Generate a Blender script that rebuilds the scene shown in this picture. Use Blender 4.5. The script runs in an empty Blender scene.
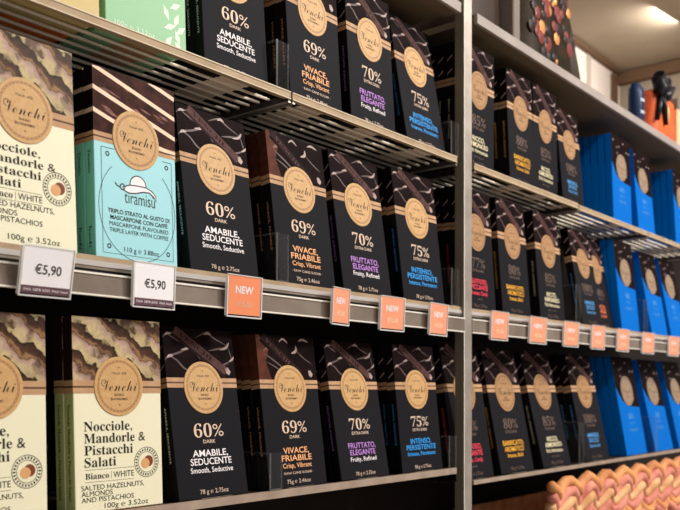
import bpy, math, random
from mathutils import Vector, Matrix
random.seed(4)
S = bpy.context.scene
COL = S.collection
CM = 0.01
PI = math.pi

# ------------------------------------------------------------------ materials
def lin(c):
    c /= 255.0
    return c / 12.92 if c <= .04045 else ((c + .055) / 1.055) ** 2.4
def rgb(r, g, b): return (lin(r), lin(g), lin(b), 1)
MATS = {}
def mat(name, col, rough=.5, metal=0, spec=.15, noise=None, trans=0, alpha=1, coat=0, bump=0):
    if name in MATS: return MATS[name]
    m = bpy.data.materials.new(name); m.use_nodes = True
    nt = m.node_tree; b = nt.nodes['Principled BSDF']
    b.inputs['Base Color'].default_value = rgb(*col)
    b.inputs['Roughness'].default_value = rough
    b.inputs['Metallic'].default_value = metal
    b.inputs['Specular IOR Level'].default_value = spec
    b.inputs['Transmission Weight'].default_value = trans
    b.inputs['Alpha'].default_value = alpha
    b.inputs['Coat Weight'].default_value = coat
    if noise or bump:
        tc = nt.nodes.new('ShaderNodeTexCoord'); n = nt.nodes.new('ShaderNodeTexNoise')
        n.inputs['Scale'].default_value = noise[1] if noise else 60
        n.inputs['Detail'].default_value = 5
        nt.links.new(tc.outputs['Object'], n.inputs['Vector'])
        if noise:
            mp = nt.nodes.new('ShaderNodeMix'); mp.data_type = 'RGBA'
            mp.inputs['A'].default_value = rgb(*col); mp.inputs['B'].default_value = rgb(*noise[0])
            cr = nt.nodes.new('ShaderNodeMapRange'); cr.inputs['From Min'].default_value = .35; cr.inputs['From Max'].default_value = .65
            nt.links.new(n.outputs['Fac'], cr.inputs['Value']); nt.links.new(cr.outputs['Result'], mp.inputs['Factor'])
            nt.links.new(mp.outputs['Result'], b.inputs['Base Color'])
        if bump:
            bp = nt.nodes.new('ShaderNodeBump'); bp.inputs['Strength'].default_value = bump; bp.inputs['Distance'].default_value = .001
            nt.links.new(n.outputs['Fac'], bp.inputs['Height']); nt.links.new(bp.outputs['Normal'], b.inputs['Normal'])
    MATS[name] = m
    return m

def banded(name, stops, angle, scale, distort, dscale, rough=.45):
    """printed picture of layered slabs: wavy slanted bands through a colour ramp"""
    m = bpy.data.materials.new(name); m.use_nodes = True
    nt = m.node_tree; b = nt.nodes['Principled BSDF']; b.inputs['Roughness'].default_value = rough; b.inputs['Specular IOR Level'].default_value = .1
    tc = nt.nodes.new('ShaderNodeTexCoord'); mp = nt.nodes.new('ShaderNodeMapping')
    mp.inputs['Rotation'].default_value = (0, angle, 0)
    no = nt.nodes.new('ShaderNodeTexNoise'); no.inputs['Scale'].default_value = dscale; no.inputs['Detail'].default_value = 4
    sub = nt.nodes.new('ShaderNodeVectorMath'); sub.operation = 'SUBTRACT'; sub.inputs[1].default_value = (.5, .5, .5)
    mul = nt.nodes.new('ShaderNodeVectorMath'); mul.operation = 'SCALE'; mul.inputs['Scale'].default_value = distort
    add = nt.nodes.new('ShaderNodeVectorMath')
    sep = nt.nodes.new('ShaderNodeSeparateXYZ')
    sc = nt.nodes.new('ShaderNodeMath'); sc.operation = 'MULTIPLY'; sc.inputs[1].default_value = scale
    fr = nt.nodes.new('ShaderNodeMath'); fr.operation = 'FRACT'
    rp = nt.nodes.new('ShaderNodeValToRGB')
    el = rp.color_ramp.elements
    while len(el) < len(stops): el.new(.5)
    for e, (p, c) in zip(el, stops): e.position = p; e.color = rgb(*c)
    n2 = nt.nodes.new('ShaderNodeTexNoise'); n2.inputs['Scale'].default_value = 220; n2.inputs['Detail'].default_value = 3
    mx = nt.nodes.new('ShaderNodeMix'); mx.data_type = 'RGBA'; mx.blend_type = 'OVERLAY'; mx.inputs['Factor'].default_value = .45
    L = nt.links.new
    L(tc.outputs['Object'], no.inputs['Vector']); L(tc.outputs['Object'], n2.inputs['Vector'])
    L(no.outputs['Color'], sub.inputs[0]); L(sub.outputs[0], mul.inputs[0])
    L(tc.outputs['Object'], mp.inputs['Vector']); L(mp.outputs[0], add.inputs[0]); L(mul.outputs[0], add.inputs[1])
    L(add.outputs[0], sep.inputs[0]); L(sep.outputs['Z'], sc.inputs[0]); L(sc.outputs[0], fr.inputs[0]); L(fr.outputs[0], rp.inputs[0])
    vo = nt.nodes.new('ShaderNodeTexVoronoi'); vo.inputs['Scale'].default_value = 170
    n3 = nt.nodes.new('ShaderNodeTexNoise'); n3.inputs['Scale'].default_value = 55; n3.inputs['Detail'].default_value = 6
    mr = nt.nodes.new('ShaderNodeMapRange'); mr.inputs['From Min'].default_value = .5; mr.inputs['From Max'].default_value = .58; mr.inputs['To Max'].default_value = 1.0
    m2 = nt.nodes.new('ShaderNodeMix'); m2.data_type = 'RGBA'; m2.inputs['B'].default_value = rgb(70, 46, 36)
    mv = nt.nodes.new('ShaderNodeMath'); mv.operation = 'MULTIPLY'
    L(tc.outputs['Object'], vo.inputs['Vector']); L(tc.outputs['Object'], n3.inputs['Vector'])
    L(n3.outputs['Fac'], mr.inputs['Value']); L(mr.outputs[0], mv.inputs[0]); L(vo.outputs['Color'], mv.inputs[1])
    L(rp.outputs[0], m2.inputs['A']); L(mv.outputs[0], m2.inputs['Factor']); L(m2.outputs['Result'], mx.inputs['A']); L(n2.outputs['Fac'], mx.inputs['B'])
    L(mx.outputs['Result'], b.inputs['Base Color'])
    MATS[name] = m
    return m

K = dict(
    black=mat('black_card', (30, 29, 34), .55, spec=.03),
    blue=mat('blue_card', (0, 100, 192), .55, spec=.03),
    cream=mat('cream_card', (230, 226, 198), .5, spec=.3),
    pistachio=mat('pistachio_card', (176, 186, 128), .5, spec=.3),
    teal=mat('aqua_card', (154, 212, 222), .5, spec=.3),
    tealside=mat('aqua_side_card', (126, 214, 204), .5, spec=.3),
    green=mat('sage_card', (138, 190, 146), .5, spec=.3),
    orange=mat('orange_card', (226, 116, 40), .5),
    khaki=mat('khaki_card', (206, 186, 130), .5),
    kraft=mat('kraft_paper', (190, 152, 116), .6, spec=.2, noise=((178, 138, 104), 90)),
    basepale=mat('pale_base_print', (222, 204, 190), .6),
    kraftdark=mat('dark_kraft', (88, 62, 46), .6),
    gold=mat('gold_paper', (202, 162, 112), .5, spec=.2, noise=((192, 152, 102), 300)),
    goldring=mat('gold_ring', (164, 122, 82), .5, spec=.2),
    bronze=mat('bronze_paper', (150, 128, 108), .5),
    bronzering=mat('bronze_ring', (122, 102, 84), .5),
    ink=mat('brown_ink', (58, 38, 30), .6),
    inkdark=mat('dark_ink', (40, 36, 34), .6),
    white=mat('white_ink', (238, 232, 236), .5),
    champagne=mat('champagne_ink', (216, 190, 170), .45),
    dimchamp=mat('dim_bronze_ink', (112, 92, 82), .45),
    bluedim=mat('pale_blue_ink', (84, 150, 214), .5),
    amber=mat('amber_ink', (240, 176, 124), .5),
    violet=mat('violet_ink', (186, 132, 214), .5),
    azure=mat('azure_ink', (52, 158, 240), .5),
    red=mat('red_ink', (242, 70, 92), .5),
    yellow=mat('yellow_ink', (240, 176, 60), .5),
    ivory=mat('ivory_ink', (240, 228, 190), .5),
    coral=mat('coral_ink', (240, 128, 88), .5),
    choc=mat('dark_chocolate_print', (30, 18, 19), .55, spec=.02, noise=((20, 12, 13), 60)),
    chocedge=mat('chocolate_edge_print', (92, 74, 74), .45, spec=.15),
    stick=mat('chocolate_stick_print', (94, 66, 65), .5, spec=.03, noise=((78, 54, 54), 120)),
    stickdark=mat('chocolate_stick_side_print', (42, 26, 25), .5, spec=.03),
    glint=mat('glossy_chocolate_print', (168, 146, 142), .4),
    brownpic=mat('milk_brown_print', (96, 54, 42), .5, spec=.03, noise=((78, 44, 34), 80)),
    tirapic=mat('tiramisu_print', (76, 44, 38), .5, spec=.03, noise=((46, 27, 25), 90)),
    tirastripe=mat('cream_stripe_print', (236, 204, 178), .45),
    tirared=mat('cocoa_highlight_print', (150, 90, 74), .45, noise=((110, 66, 56), 120)),
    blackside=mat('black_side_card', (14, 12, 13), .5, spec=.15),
    metal=mat('brushed_steel', (176, 166, 158), .38, metal=.55, noise=((160, 150, 142), 40)),
    metalshade=mat('shaded_steel_side', (128, 120, 106), .5, metal=.3),  # post's side face: its shade is put into a darker steel colour
    lip=mat('tan_shelf_edge', (176, 154, 126), .5, noise=((160, 136, 108), 30)),
    lipedge=mat('pale_shelf_rim', (212, 196, 170), .45),
    rod=mat('shelf_wire', (226, 214, 196), .4, metal=.1),
    rodend=mat('dark_bracket', (66, 60, 58), .4, metal=.4),
    fascia=mat('fascia_metal', (132, 120, 110), .5, metal=.2, noise=((116, 104, 95), 25)),
    lowlip=mat('grey_tan_edge', (168, 150, 136), .5, noise=((150, 132, 118), 30)),
    edge=mat('polished_edge', (232, 226, 218), .35),
    strip=mat('frosted_strip', (182, 176, 174), .35),
    gap=mat('dark_groove', (26, 22, 20), .7),
    board=mat('shelf_board', (50, 42, 36), .6),
    topedge=mat('grey_shelf_edge', (160, 150, 146), .5, noise=((150, 140, 136), 20)),
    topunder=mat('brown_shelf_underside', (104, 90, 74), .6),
    back=mat('shade_dark_back_panel', (30, 22, 20), .7),  # shade between the shelves is put into this dark panel colour
    cubby=mat('offwhite_panel', (244, 234, 226), .6),
    trimpale=mat('pale_trim', (200, 188, 176), .6),
    trim=mat('brown_trim', (112, 88, 68), .6),
    soffit=mat('beige_soffit', (172, 160, 142), .7, noise=((160, 148, 130), 6)),
    tagwhite=mat('white_card', (252, 250, 255), .5),
    tagorange=mat('orange_tag_card', (246, 148, 104), .5),
    tagpeach=mat('peach_tag_card', (244, 160, 126), .5),
    tagstrip=mat('plum_strip', (104, 72, 82), .5),
    floor=mat('floor_tile', (206, 192, 176), .5, noise=((196, 182, 166), 5)),
    ceil=mat('ceiling_paint', (200, 194, 186), .8),
    wall=mat('wall_paint', (150, 138, 126), .8),
    hazel=mat('hazelnut_print', (212, 160, 110), .5),
    hazeldark=mat('hazelnut_skin_print', (120, 62, 44), .5),
    goldshade=mat('dim_light_gold_paper', (172, 134, 96), .5, noise=((160, 122, 86), 300)),  # gold seal darkened to carry the dimmer, warmer light right of the post
    goldshadering=mat('dim_light_gold_ring', (140, 104, 72), .5),  # seal ring with the same dim light put into its colour
    leaf=mat('white_leaf_print', (222, 236, 220), .5),
)
# clear acrylic (thin sheets)
def acrylic(name, tint, fac, col=(190, 188, 188)):
    m = bpy.data.materials.new(name); m.use_nodes = True; nt = m.node_tree
    for n in list(nt.nodes): nt.nodes.remove(n)
    o = nt.nodes.new('ShaderNodeOutputMaterial'); t = nt.nodes.new('ShaderNodeBsdfTransparent'); t.inputs[0].default_value = tint
    g = nt.nodes.new('ShaderNodeBsdfPrincipled'); g.inputs['Base Color'].default_value = rgb(*col); g.inputs['Roughness'].default_value = .15
    mx = nt.nodes.new('ShaderNodeMixShader'); mx.inputs[0].default_value = fac
    nt.links.new(t.outputs[0], mx.inputs[1]); nt.links.new(g.outputs[0], mx.inputs[2]); nt.links.new(mx.outputs[0], o.inputs[0])
    MATS[name] = m; return m
K['acrylic'] = acrylic('clear_acrylic', (.97, .97, .97, 1), .014)
K['holderedge'] = acrylic('holder_rim', (.97, .97, .97, 1), .6, (250, 248, 248))
K['acrylicedge'] = acrylic('acrylic_edge', (.92, .93, .93, 1), .11)
K['nut'] = banded('nut_brittle_print', [(0, (30, 20, 16)), (.06, (190, 172, 130)), (.28, (186, 164, 130)), (.4, (178, 152, 136)), (.54, (164, 136, 122)), (.6, (96, 64, 46)), (.68, (150, 116, 80)), (.78, (84, 54, 38)), (.92, (60, 40, 30)), (1, (26, 17, 14))],
                  math.radians(-33), 45.0, .022, 78)

# ------------------------------------------------------------------ mesh builder (centimetres)
class MB:
    def __init__(s): s.v = []; s.f = []; s.m = []; s.slots = []; s.smooth = []
    def slot(s, k):
        if k not in s.slots: s.slots.append(k)
        return s.slots.index(k)
    def face(s, pts, k, smooth=False):
        i = len(s.v); s.v += [tuple(p) for p in pts]; s.f.append(tuple(range(i, i + len(pts)))); s.m.append(s.slot(k)); s.smooth.append(smooth)
    def mesh(s, verts, faces, k, smooth=False):
        i = len(s.v); s.v += [tuple(p) for p in verts]
        for f in faces: s.f.append(tuple(a + i for a in f)); s.m.append(s.slot(k)); s.smooth.append(smooth)
    def box(s, x0, x1, y0, y1, z0, z1, k, **kk):
        p = [(x, y, z) for z in (z0, z1) for y in (y0, y1) for x in (x0, x1)]
        F = dict(bottom=(0, 2, 3, 1), top=(4, 5, 7, 6), front=(0, 1, 5, 4), back=(2, 6, 7, 3), left=(0, 4, 6, 2), right=(1, 3, 7, 5))
        i = len(s.v); s.v += p
        for n, f in F.items(): s.f.append(tuple(a + i for a in f)); s.m.append(s.slot(kk.get(n, k))); s.smooth.append(False)
    def bbox(s, x0, x1, y0, y1, z0, z1, k, b=.06, **kk):
        """box with chamfered edges"""
        xs, ys, zs = (x0, x1), (y0, y1), (z0, z1)
        V = {}
        vs = []
        for ix in (0, 1):
            for iy in (0, 1):
                for iz in (0, 1):
                    sx, sy, sz = (1, -1)[ix] * b, (1, -1)[iy] * b, (1, -1)[iz] * b
                    x, y, z = xs[ix], ys[iy], zs[iz]
                    for a, p in (('x', (x, y + sy, z + sz)), ('y', (x + sx, y, z + sz)), ('z', (x + sx, y + sy, z))):
                        V[(ix, iy, iz, a)] = len(vs); vs.append(p)
        i0 = len(s.v); s.v += vs
        def add(idx, kn):
            s.f.append(tuple(V[t] + i0 for t in idx)); s.m.append(s.slot(kk.get(kn, k))); s.smooth.append(False)
        q = [(0, 0), (1, 0), (1, 1), (0, 1)]
        add([(0, c, a, 'x') for a, c in q], 'left'); add([(1, a, c, 'x') for a, c in q], 'right')
        add([(a, 0, c, 'y') for a, c in q], 'front'); add([(c, 1, a, 'y') for a, c in q], 'back')
        add([(c, a, 0, 'z') for a, c in q], 'bottom'); add([(a, c, 1, 'z') for a, c in q], 'top')
        for ix in (0, 1):
            for iy in (0, 1):
                add([(ix, iy, 0, 'x'), (ix, iy, 1, 'x'), (ix, iy, 1, 'y'), (ix, iy, 0, 'y')], 'edge')
                add([(ix, 0, iy, 'x'), (ix, 1, iy, 'x'), (ix, 1, iy, 'z'), (ix, 0, iy, 'z')], 'edge')
                add([(0, ix, iy, 'y'), (1, ix, iy, 'y'), (1, ix, iy, 'z'), (0, ix, iy, 'z')], 'edge')
                for iz in (0, 1): add([(ix, iy, iz, 'x'), (ix, iy, iz, 'y'), (ix, iy, iz, 'z')], 'edge')
    def tube(s, pts, r, k, n=8, cap=True):
        pts = [Vector(p) for p in pts]; rings = []
        up0 = None
        for i, p in enumerate(pts):
            t = (pts[min(i + 1, len(pts) - 1)] - pts[max(i - 1, 0)]).normalized()
            a = Vector((0, 0, 1)) if abs(t.z) < .9 else Vector((0, 1, 0))
            if up0 is not None: a = up0
            u = (a - t * a.dot(t)).normalized(); w = t.cross(u); up0 = u
            rr = r[i] if isinstance(r, (list, tuple)) else r
            rings.append([tuple(p + u * math.cos(2 * PI * j / n) * rr + w * math.sin(2 * PI * j / n) * rr) for j in range(n)])
        vs = [q for R in rings for q in R]; fs = []
        for i in range(len(pts) - 1):
            for j in range(n): fs.append((i * n + j, i * n + (j + 1) % n, (i + 1) * n + (j + 1) % n, (i + 1) * n + j))
        if cap: fs.append(tuple(range(n - 1, -1, -1))); fs.append(tuple((len(pts) - 1) * n + j for j in range(n)))
        s.mesh(vs, fs, k, True)
    # --- flat print on the front (plane y = -off)
    def poly(s, pts, k, off=.012): s.face([(x, -off, z) for x, z in pts], k)
    def ribbon(s, pts, w, k, off=.012, closed=False):
        n = len(pts); L = []; R = []
        for i, (x, z) in enumerate(pts):
            a = pts[(i - 1) % n] if closed else pts[max(i - 1, 0)]; b = pts[(i + 1) % n] if closed else pts[min(i + 1, n - 1)]
            dx, dz = b[0] - a[0], b[1] - a[1]; l = math.hypot(dx, dz) or 1
            ww = (w[i] if isinstance(w, (list, tuple)) else w) / 2
            L.append((x - dz / l * ww, -off, z + dx / l * ww)); R.append((x + dz / l * ww, -off, z - dx / l * ww))
        vs = L + R; fs = [(n + i, n + (i + 1) % n, (i + 1) % n, i) for i in range(n if closed else n - 1)]
        s.mesh(vs, fs, k)
    def disc(s, cx, cz, r, k, off, n=32, rx=None, yf=None):
        s.face([(cx + (rx or r) * math.cos(2 * PI * i / n), -off, cz + r * math.sin(2 * PI * i / n)) for i in range(n)], k)
    def ring(s, cx, cz, r0, r1, k, off, n=40, rx=1.0):
        a = [(cx + rx * r0 * math.cos(2 * PI * i / n), -off, cz + r0 * math.sin(2 * PI * i / n)) for i in range(n)]
        b = [(cx + rx * r1 * math.cos(2 * PI * i / n), -off, cz + r1 * math.sin(2 * PI * i / n)) for i in range(n)]
        s.mesh(a + b, [(i, (i + 1) % n, n + (i + 1) % n, n + i) for i in range(n)], k)
    def text(s, t, cx, cz, width, cap, k, off=.02, style='', bold=.0, align='C', side=False, rot=0, maxw=None):
        V, F = glyphs(t, style, bold)
        xs = [p[0] for p in V]; x0, x1 = min(xs), max(xs)
        sy = cap / .69
        sx = width / (x1 - x0) if width else sy
        out = []
        for x, y in V:
            X = (x - (x0 + x1) / 2) * sx if align == 'C' else (x - x0) * sx
            Z = (y - .345) * sy
            if rot: X, Z = X * math.cos(rot) - Z * math.sin(rot), X * math.sin(rot) + Z * math.cos(rot)
            if side: out.append((-side - off, cx - Z, cz - X))     # reads downward on the left spine
            else: out.append((cx + X, -off, cz + Z))
        s.mesh(out, F, k)
    def build(s, name, parent=None, loc=None):
        me = bpy.data.meshes.new(name)
        me.from_pydata([(x * CM, y * CM, z * CM) for x, y, z in s.v], [], s.f)
        for k in s.slots: me.materials.append(K[k])
        me.polygons.foreach_set('material_index', s.m); me.polygons.foreach_set('use_smooth', s.smooth)
        me.update()
        o = bpy.data.objects.new(name, me); COL.objects.link(o)
        if parent: o.parent = parent
        if loc: o.location = [c * CM for c in loc]
        return o

def mb_alphabet(s, U, Lw, D):
    o = ''
    for c in s:
        if 'A' <= c <= 'Z' and U: o += chr(U + ord(c) - 65)
        elif 'a' <= c <= 'z' and Lw: o += chr(Lw + ord(c) - 97)
        elif c.isdigit() and D: o += chr(D + ord(c) - 48)
        else: o += c
    return o
STY = dict(serif=(0x1D400, 0x1D41A, 0x1D7CE), script=(0x1D4D0, 0x1D4EA, 0), italic=(0x1D468, 0x1D482, 0), sans=(0x1D5D4, 0x1D5EE, 0x1D7EC))
GC = {}
def glyphs(t, style, bold):
    key = (t, style, bold)
    if key in GC: return GC[key]
    c = bpy.data.curves.new('lettering_curve', 'FONT'); c.body = mb_alphabet(t, *STY[style]) if style else t
    c.resolution_u = 3; c.offset = bold; c.fill_mode = 'FRONT' if hasattr(c, 'fill_mode') else c.fill_mode
    o = bpy.data.objects.new('lettering_tmp', c); COL.objects.link(o)
    bpy.context.view_layer.update()
    dg = bpy.context.evaluated_depsgraph_get()
    me = bpy.data.meshes.new_from_object(o.evaluated_get(dg))
    V = [(v.co.x, v.co.y) for v in me.vertices]; F = [tuple(p.vertices) for p in me.polygons]
    bpy.data.meshes.remove(me); bpy.data.objects.remove(o); bpy.data.curves.remove(c)
    GC[key] = (V, F); return V, F

def empty(name, loc=(0, 0, 0), rot=(0, 0, 0), scale=(1, 1, 1)):
    o = bpy.data.objects.new(name, None); COL.objects.link(o); o.empty_display_size = .02
    o.location = [c * CM for c in loc]; o.rotation_euler = rot; o.scale = scale
    return o
def tag(o, label, cat, group=None):
    o['label'] = label; o['category'] = cat
    if group: o['group'] = group
    return o
def struct(o): o['kind'] = 'structure'; return o
def dup(o, parent=None, keep=None):
    c = o.copy(); COL.objects.link(c)
    if parent: c.parent = parent
    for ch in list(o.children):
        if keep is None or ch.name.split('.')[0] in keep: dup(ch, c, None)
    return c

# ------------------------------------------------------------------ chocolate bar boxes
W, T, H = 9.1, 1.3, 16.3
HW = W / 2
def seal_parts(root, zc, dim=False, brand='ink', r=2.55):
    s = MB()
    g, rg = ('bronze', 'bronzering') if dim == 1 else ('goldshade', 'goldshadering') if dim == 2 else ('gold', 'goldring')
    n = 44
    rim = [(r * math.cos(2 * PI * i / n), r * math.sin(2 * PI * i / n)) for i in range(n)]
    vs = [(x, -.03, zc + z) for x, z in rim] + [(x * .985, -.075, zc + z * .985) for x, z in rim]
    s.mesh(vs, [(i, (i + 1) % n, n + (i + 1) % n, n + i) for i in range(n)], g, True)
    s.ring(0, zc, r * .885, r * .985, g, .075, n); s.ring(0, zc, r * .80, r * .885, rg, .075, n)
    s.disc(0, zc, r * .80, g, .075, n)
    # beaded ring
    for i in range(36):
        a = 2 * PI * i / 36; s.disc(r * .842 * math.cos(a), zc + r * .842 * math.sin(a), .055, g, .079, 6)
    so = s.build('seal', root)
    t = MB()
    t.text('Venchi', .08, zc + .12, 3.6, 1.05, brand, .084, 'script', -.010)
    # flourish loop left of the name
    t.ribbon([(-1.55 + .3 * math.cos(a) * (1 - .05 * a), zc + .28 + .26 * math.sin(a)) for a in [x * .35 for x in range(0, 15)]], .05, brand, .084)
    t.text('ITALIA 1878', 0, zc + 1.12, 1.5, .2, brand, .084)
    t.text('BUONO', 0, zc - .72, 1.0, .2, brand, .084, '', .01); t.text('BUONISSIMO', 0, zc - 1.08, 1.75, .2, brand, .084, '', .01)
    t.disc(0, zc + 1.62, .07, brand, .084, 4); t.disc(0, zc - 1.6, .07, brand, .084, 4)
    t.build('seal_lettering', so)

def carton(root, front, side=None, base='basepale', top=None):
    c = MB()
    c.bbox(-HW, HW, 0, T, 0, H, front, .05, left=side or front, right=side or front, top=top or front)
    o = c.build('carton', root)
    b = MB(); b.box(-1.6, 2.4, .06, T - .06, -.02, .0, base)
    b.build('base_label', root)
    return o

def band(root, z0, z1, stripe='kraftdark', col='kraft'):
    b = MB(); m = (z0 + z1) / 2; d = .012
    b.box(-HW - d, HW + d, -d, T + d, z0, z1, col)
    b.box(-HW - d * 1.8, HW + d * 1.8, -d * 1.8, T + d * 1.8, m - .07, m + .07, stripe)
    return b.build('label_band', root)

def dark_picture(root, brown=False):
    """printed close-up of a tablet with a chocolate stick lying on it; wraps over top and spine"""
    z0 = 11.45; z1 = H; d = .006
    p = MB(); p.box(-HW - d, HW + d, -d, T + d, z0, z1 + d, 'choc')
    if brown:
        p.poly([(-HW, z0), (-HW + 1.9, z0), (-HW + 1.2, 13.4), (-HW + 1.7, 14.6), (-HW + .5, z1), (-HW, z1)], 'brownpic', .01)
        p.face([(-HW - .01, T, z0), (-HW - .01, 0, z0), (-HW - .01, 0, z1), (-HW - .01, T, z1)], 'brownpic')
    G = [(.06, .6), (.36, 1.65), (.06, 2.75), (.63, .35), (.92, 1.5), (.97, 2.95), (.5, 3.0), (.3, .15)]
    q = lambda u, v: (-HW + u * W, z1 - v)
    def sw(pts, w, k='chocedge', off=.012):
        # smooth line through points
        P = []
        for i in range(len(pts) - 1):
            a = pts[max(i - 1, 0)]; b = pts[i]; c = pts[i + 1]; e = pts[min(i + 2, len(pts) - 1)]
            for j in range(6):
                t = j / 6
                P.append(tuple(.5 * (2 * b[n] + (c[n] - a[n]) * t + (2 * a[n] - 5 * b[n] + 4 * c[n] - e[n]) * t * t + (3 * b[n] - a[n] - 3 * c[n] + e[n]) * t ** 3) for n in (0, 1)))
        P.append(pts[-1]); n = len(P)
        w *= 1.6 if k == 'chocedge' else 1.25
        p.ribbon(P, [w * (.15 + .85 * math.sin(PI * i / (n - 1))) for i in range(n)], k, off)
    if not brown:
        sw([q(.0, 3.2), q(.06, 2.75), q(.2, 2.4), q(.33, 1.9), q(.38, 1.5)], .13)
        sw([q(.06, 2.75), q(.16, 3.1), q(.26, 3.9), q(.4, 4.3)], .12)
        sw([q(.0, 1.0), q(.06, .6), q(.15, .5), q(.22, .2)], .1)
        sw([q(.06, .6), q(.2, 1.2), q(.36, 1.65)], .1)
        sw([q(.45, .9), q(.55, .5), q(.63, .35), q(.75, .9), q(.92, 1.5)], .12)
        sw([q(.63, 2.1), q(.75, 1.9), q(.88, 1.7), q(.93, 1.2)], .13)
        sw([q(.97, 2.95), q(.85, 3.4), q(.78, 3.5)], .12)
        sw([q(.36, 1.65), q(.44, 2.4), q(.5, 3.0)], .1)
        sw([q(.92, 1.5), q(.95, 2.3), q(.97, 2.95)], .08)
        # bright glints printed where facets meet
        sw([q(.24, 2.1), q(.33, 1.92), q(.385, 1.4)], .22, 'glint', .016)
        sw([q(.03, 2.95), q(.07, 2.72), q(.12, 2.72)], .22, 'glint', .016)
        sw([q(.03, .75), q(.07, .58), q(.12, .6)], .2, 'glint', .016)
        sw([q(.59, .5), q(.64, .33), q(.69, .5)], .22, 'glint', .016)
        sw([q(.8, 1.95), q(.9, 1.7), q(.95, 1.15)], .2, 'glint', .016)
        sw([q(.92, 3.1), q(.97, 2.9), q(1.0, 2.6)], .18, 'glint', .016)
    else:
        sw([q(.12, 2.0), q(.3, 2.9), q(.5, 4.0)], .12); sw([q(.14, 2.9), q(.3, 3.5), q(.42, 4.2)], .1)
        sw([q(.1, 1.8), q(.16, 1.5), q(.22, 1.5)], .26, 'tirared', .016)
        sw([q(.38, .7), q(.45, .35), q(.53, .8)], .16, 'glint', .016)
        sw([q(.58, 1.9), q(.66, 1.6), q(.67, 1.0)], .26, 'glint', .016)
        sw([q(.72, .5), q(.8, .3), q(.9, .55)], .2, 'glint', .016)
        sw([q(.67, 1.6), q(.8, 2.4), q(.93, 3.0)], .1)
    p.poly([q(.85, 3.75), q(.89, 3.7), q(.93, 4.15), q(.9, 4.5), q(.86, 4.3)], 'glint', .02)
    # side glints
    for (za, zb) in ((12.0, 12.7), (13.8, 14.5)):
        if not brown: p.face([(-HW - .012, .95, za), (-HW - .012, .15, zb - .12), (-HW - .012, .12, zb + .12), (-HW - .012, .95, za + .14)], 'glint')
    # the stick
    a, b = (q(.17, .15), q(.86, 4.1)) if not brown else (q(.10, .1), q(.72, 4.2))
    dx, dz = b[0] - a[0], b[1] - a[1]; l = math.hypot(dx, dz); nx, nz = dz / l, -dx / l
    w = .42
    c4 = [(a[0] + nx * w, a[1] + nz * w), (b[0] + nx * w, b[1] + nz * w), (b[0] - nx * w, b[1] - nz * w), (a[0] - nx * w, a[1] - nz * w)]
    p.poly(c4, 'stick' if not brown else 'stickdark', .02)
    p.poly([c4[0], c4[1], (c4[1][0] + nx * .22, c4[1][1] + nz * .22 - .1), (c4[0][0] + nx * .22, c4[0][1] + nz * .22 - .1)], 'stickdark' if not brown else 'choc', .02)
    ang = math.atan2(dz, dx)
    p.text('VENCHI', (a[0] + b[0]) / 2 - dx * .1, (a[1] + b[1]) / 2 - dz * .1, l * .62, .42, 'stickdark' if not brown else 'stick', .026, 'serif', 0, 'C', False, ang)
    return p.build('picture_panel', root)

def flat_picture(root, k, z0, sidek):
    p = MB(); d = .006
    p.box(-HW - d, HW + d, -d, T + d, z0, H + d, k, left=sidek, right=sidek, top=sidek)
    return p

# text variants: percent, sub, lines, colour, extras
TX = {
    '60': ('60%', 'DARK', ('AMABILE,', 'SEDUCENTE'), 'Smooth, Seductive', 'white', None, '78 g ℮ 2.75oz', 'champagne'),
    '69': ('69%', 'DARK', ('VIVACE,', 'FRIABILE'), 'Crisp, Vibrant', 'amber', '· RAW CANE SUGAR ·', '75g ℮ 2.46oz', 'champagne'),
    '70': ('70%', 'EXTRA DARK', ('FRUTTATO,', 'ELEGANTE'), 'Fruity, Refined', 'violet', None, '78 g ℮ 2.75oz', 'champagne'),
    '75': ('75%', 'EXTRA DARK', ('INTENSO,', 'PERSISTENTE'), 'Intense, Persistent', 'azure', None, '78 g ℮ 2.75oz', 'champagne'),
    'red': ('77%', 'EXTRA DARK', ('GUSTOSO,', 'PICCANTE'), 'Intense, Candy', 'red', 'chili', '78 g ℮ 2.75oz', 'dimchamp'),
    'yel': ('80%', 'EXTRA DARK', ('BARRICATO,', 'AROMATICO'), 'Intense, Bold', 'yellow', None, '78 g ℮ 2.75oz', 'dimchamp'),
    'ivo': ('85%', 'EXTRA DARK', ('RICCO,', 'ARMONIOSO'), 'Rich, Harmonious', 'ivory', 'pure cocoa', '78 g ℮ 2.75oz', 'dimchamp'),
    'azu': ('100%', 'EXTRA DARK', ('AMABILE,', 'DECISO'), 'Smooth, Bold', 'bluedim', None, '78 g ℮ 2.75oz', 'dimchamp'),
    'cor': ('90%', 'EXTRA DARK', ('RICCO,', 'DECISO'), 'Rich, Bold', 'coral', None, '78 g ℮ 2.75oz', 'dimchamp'),
}
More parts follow.
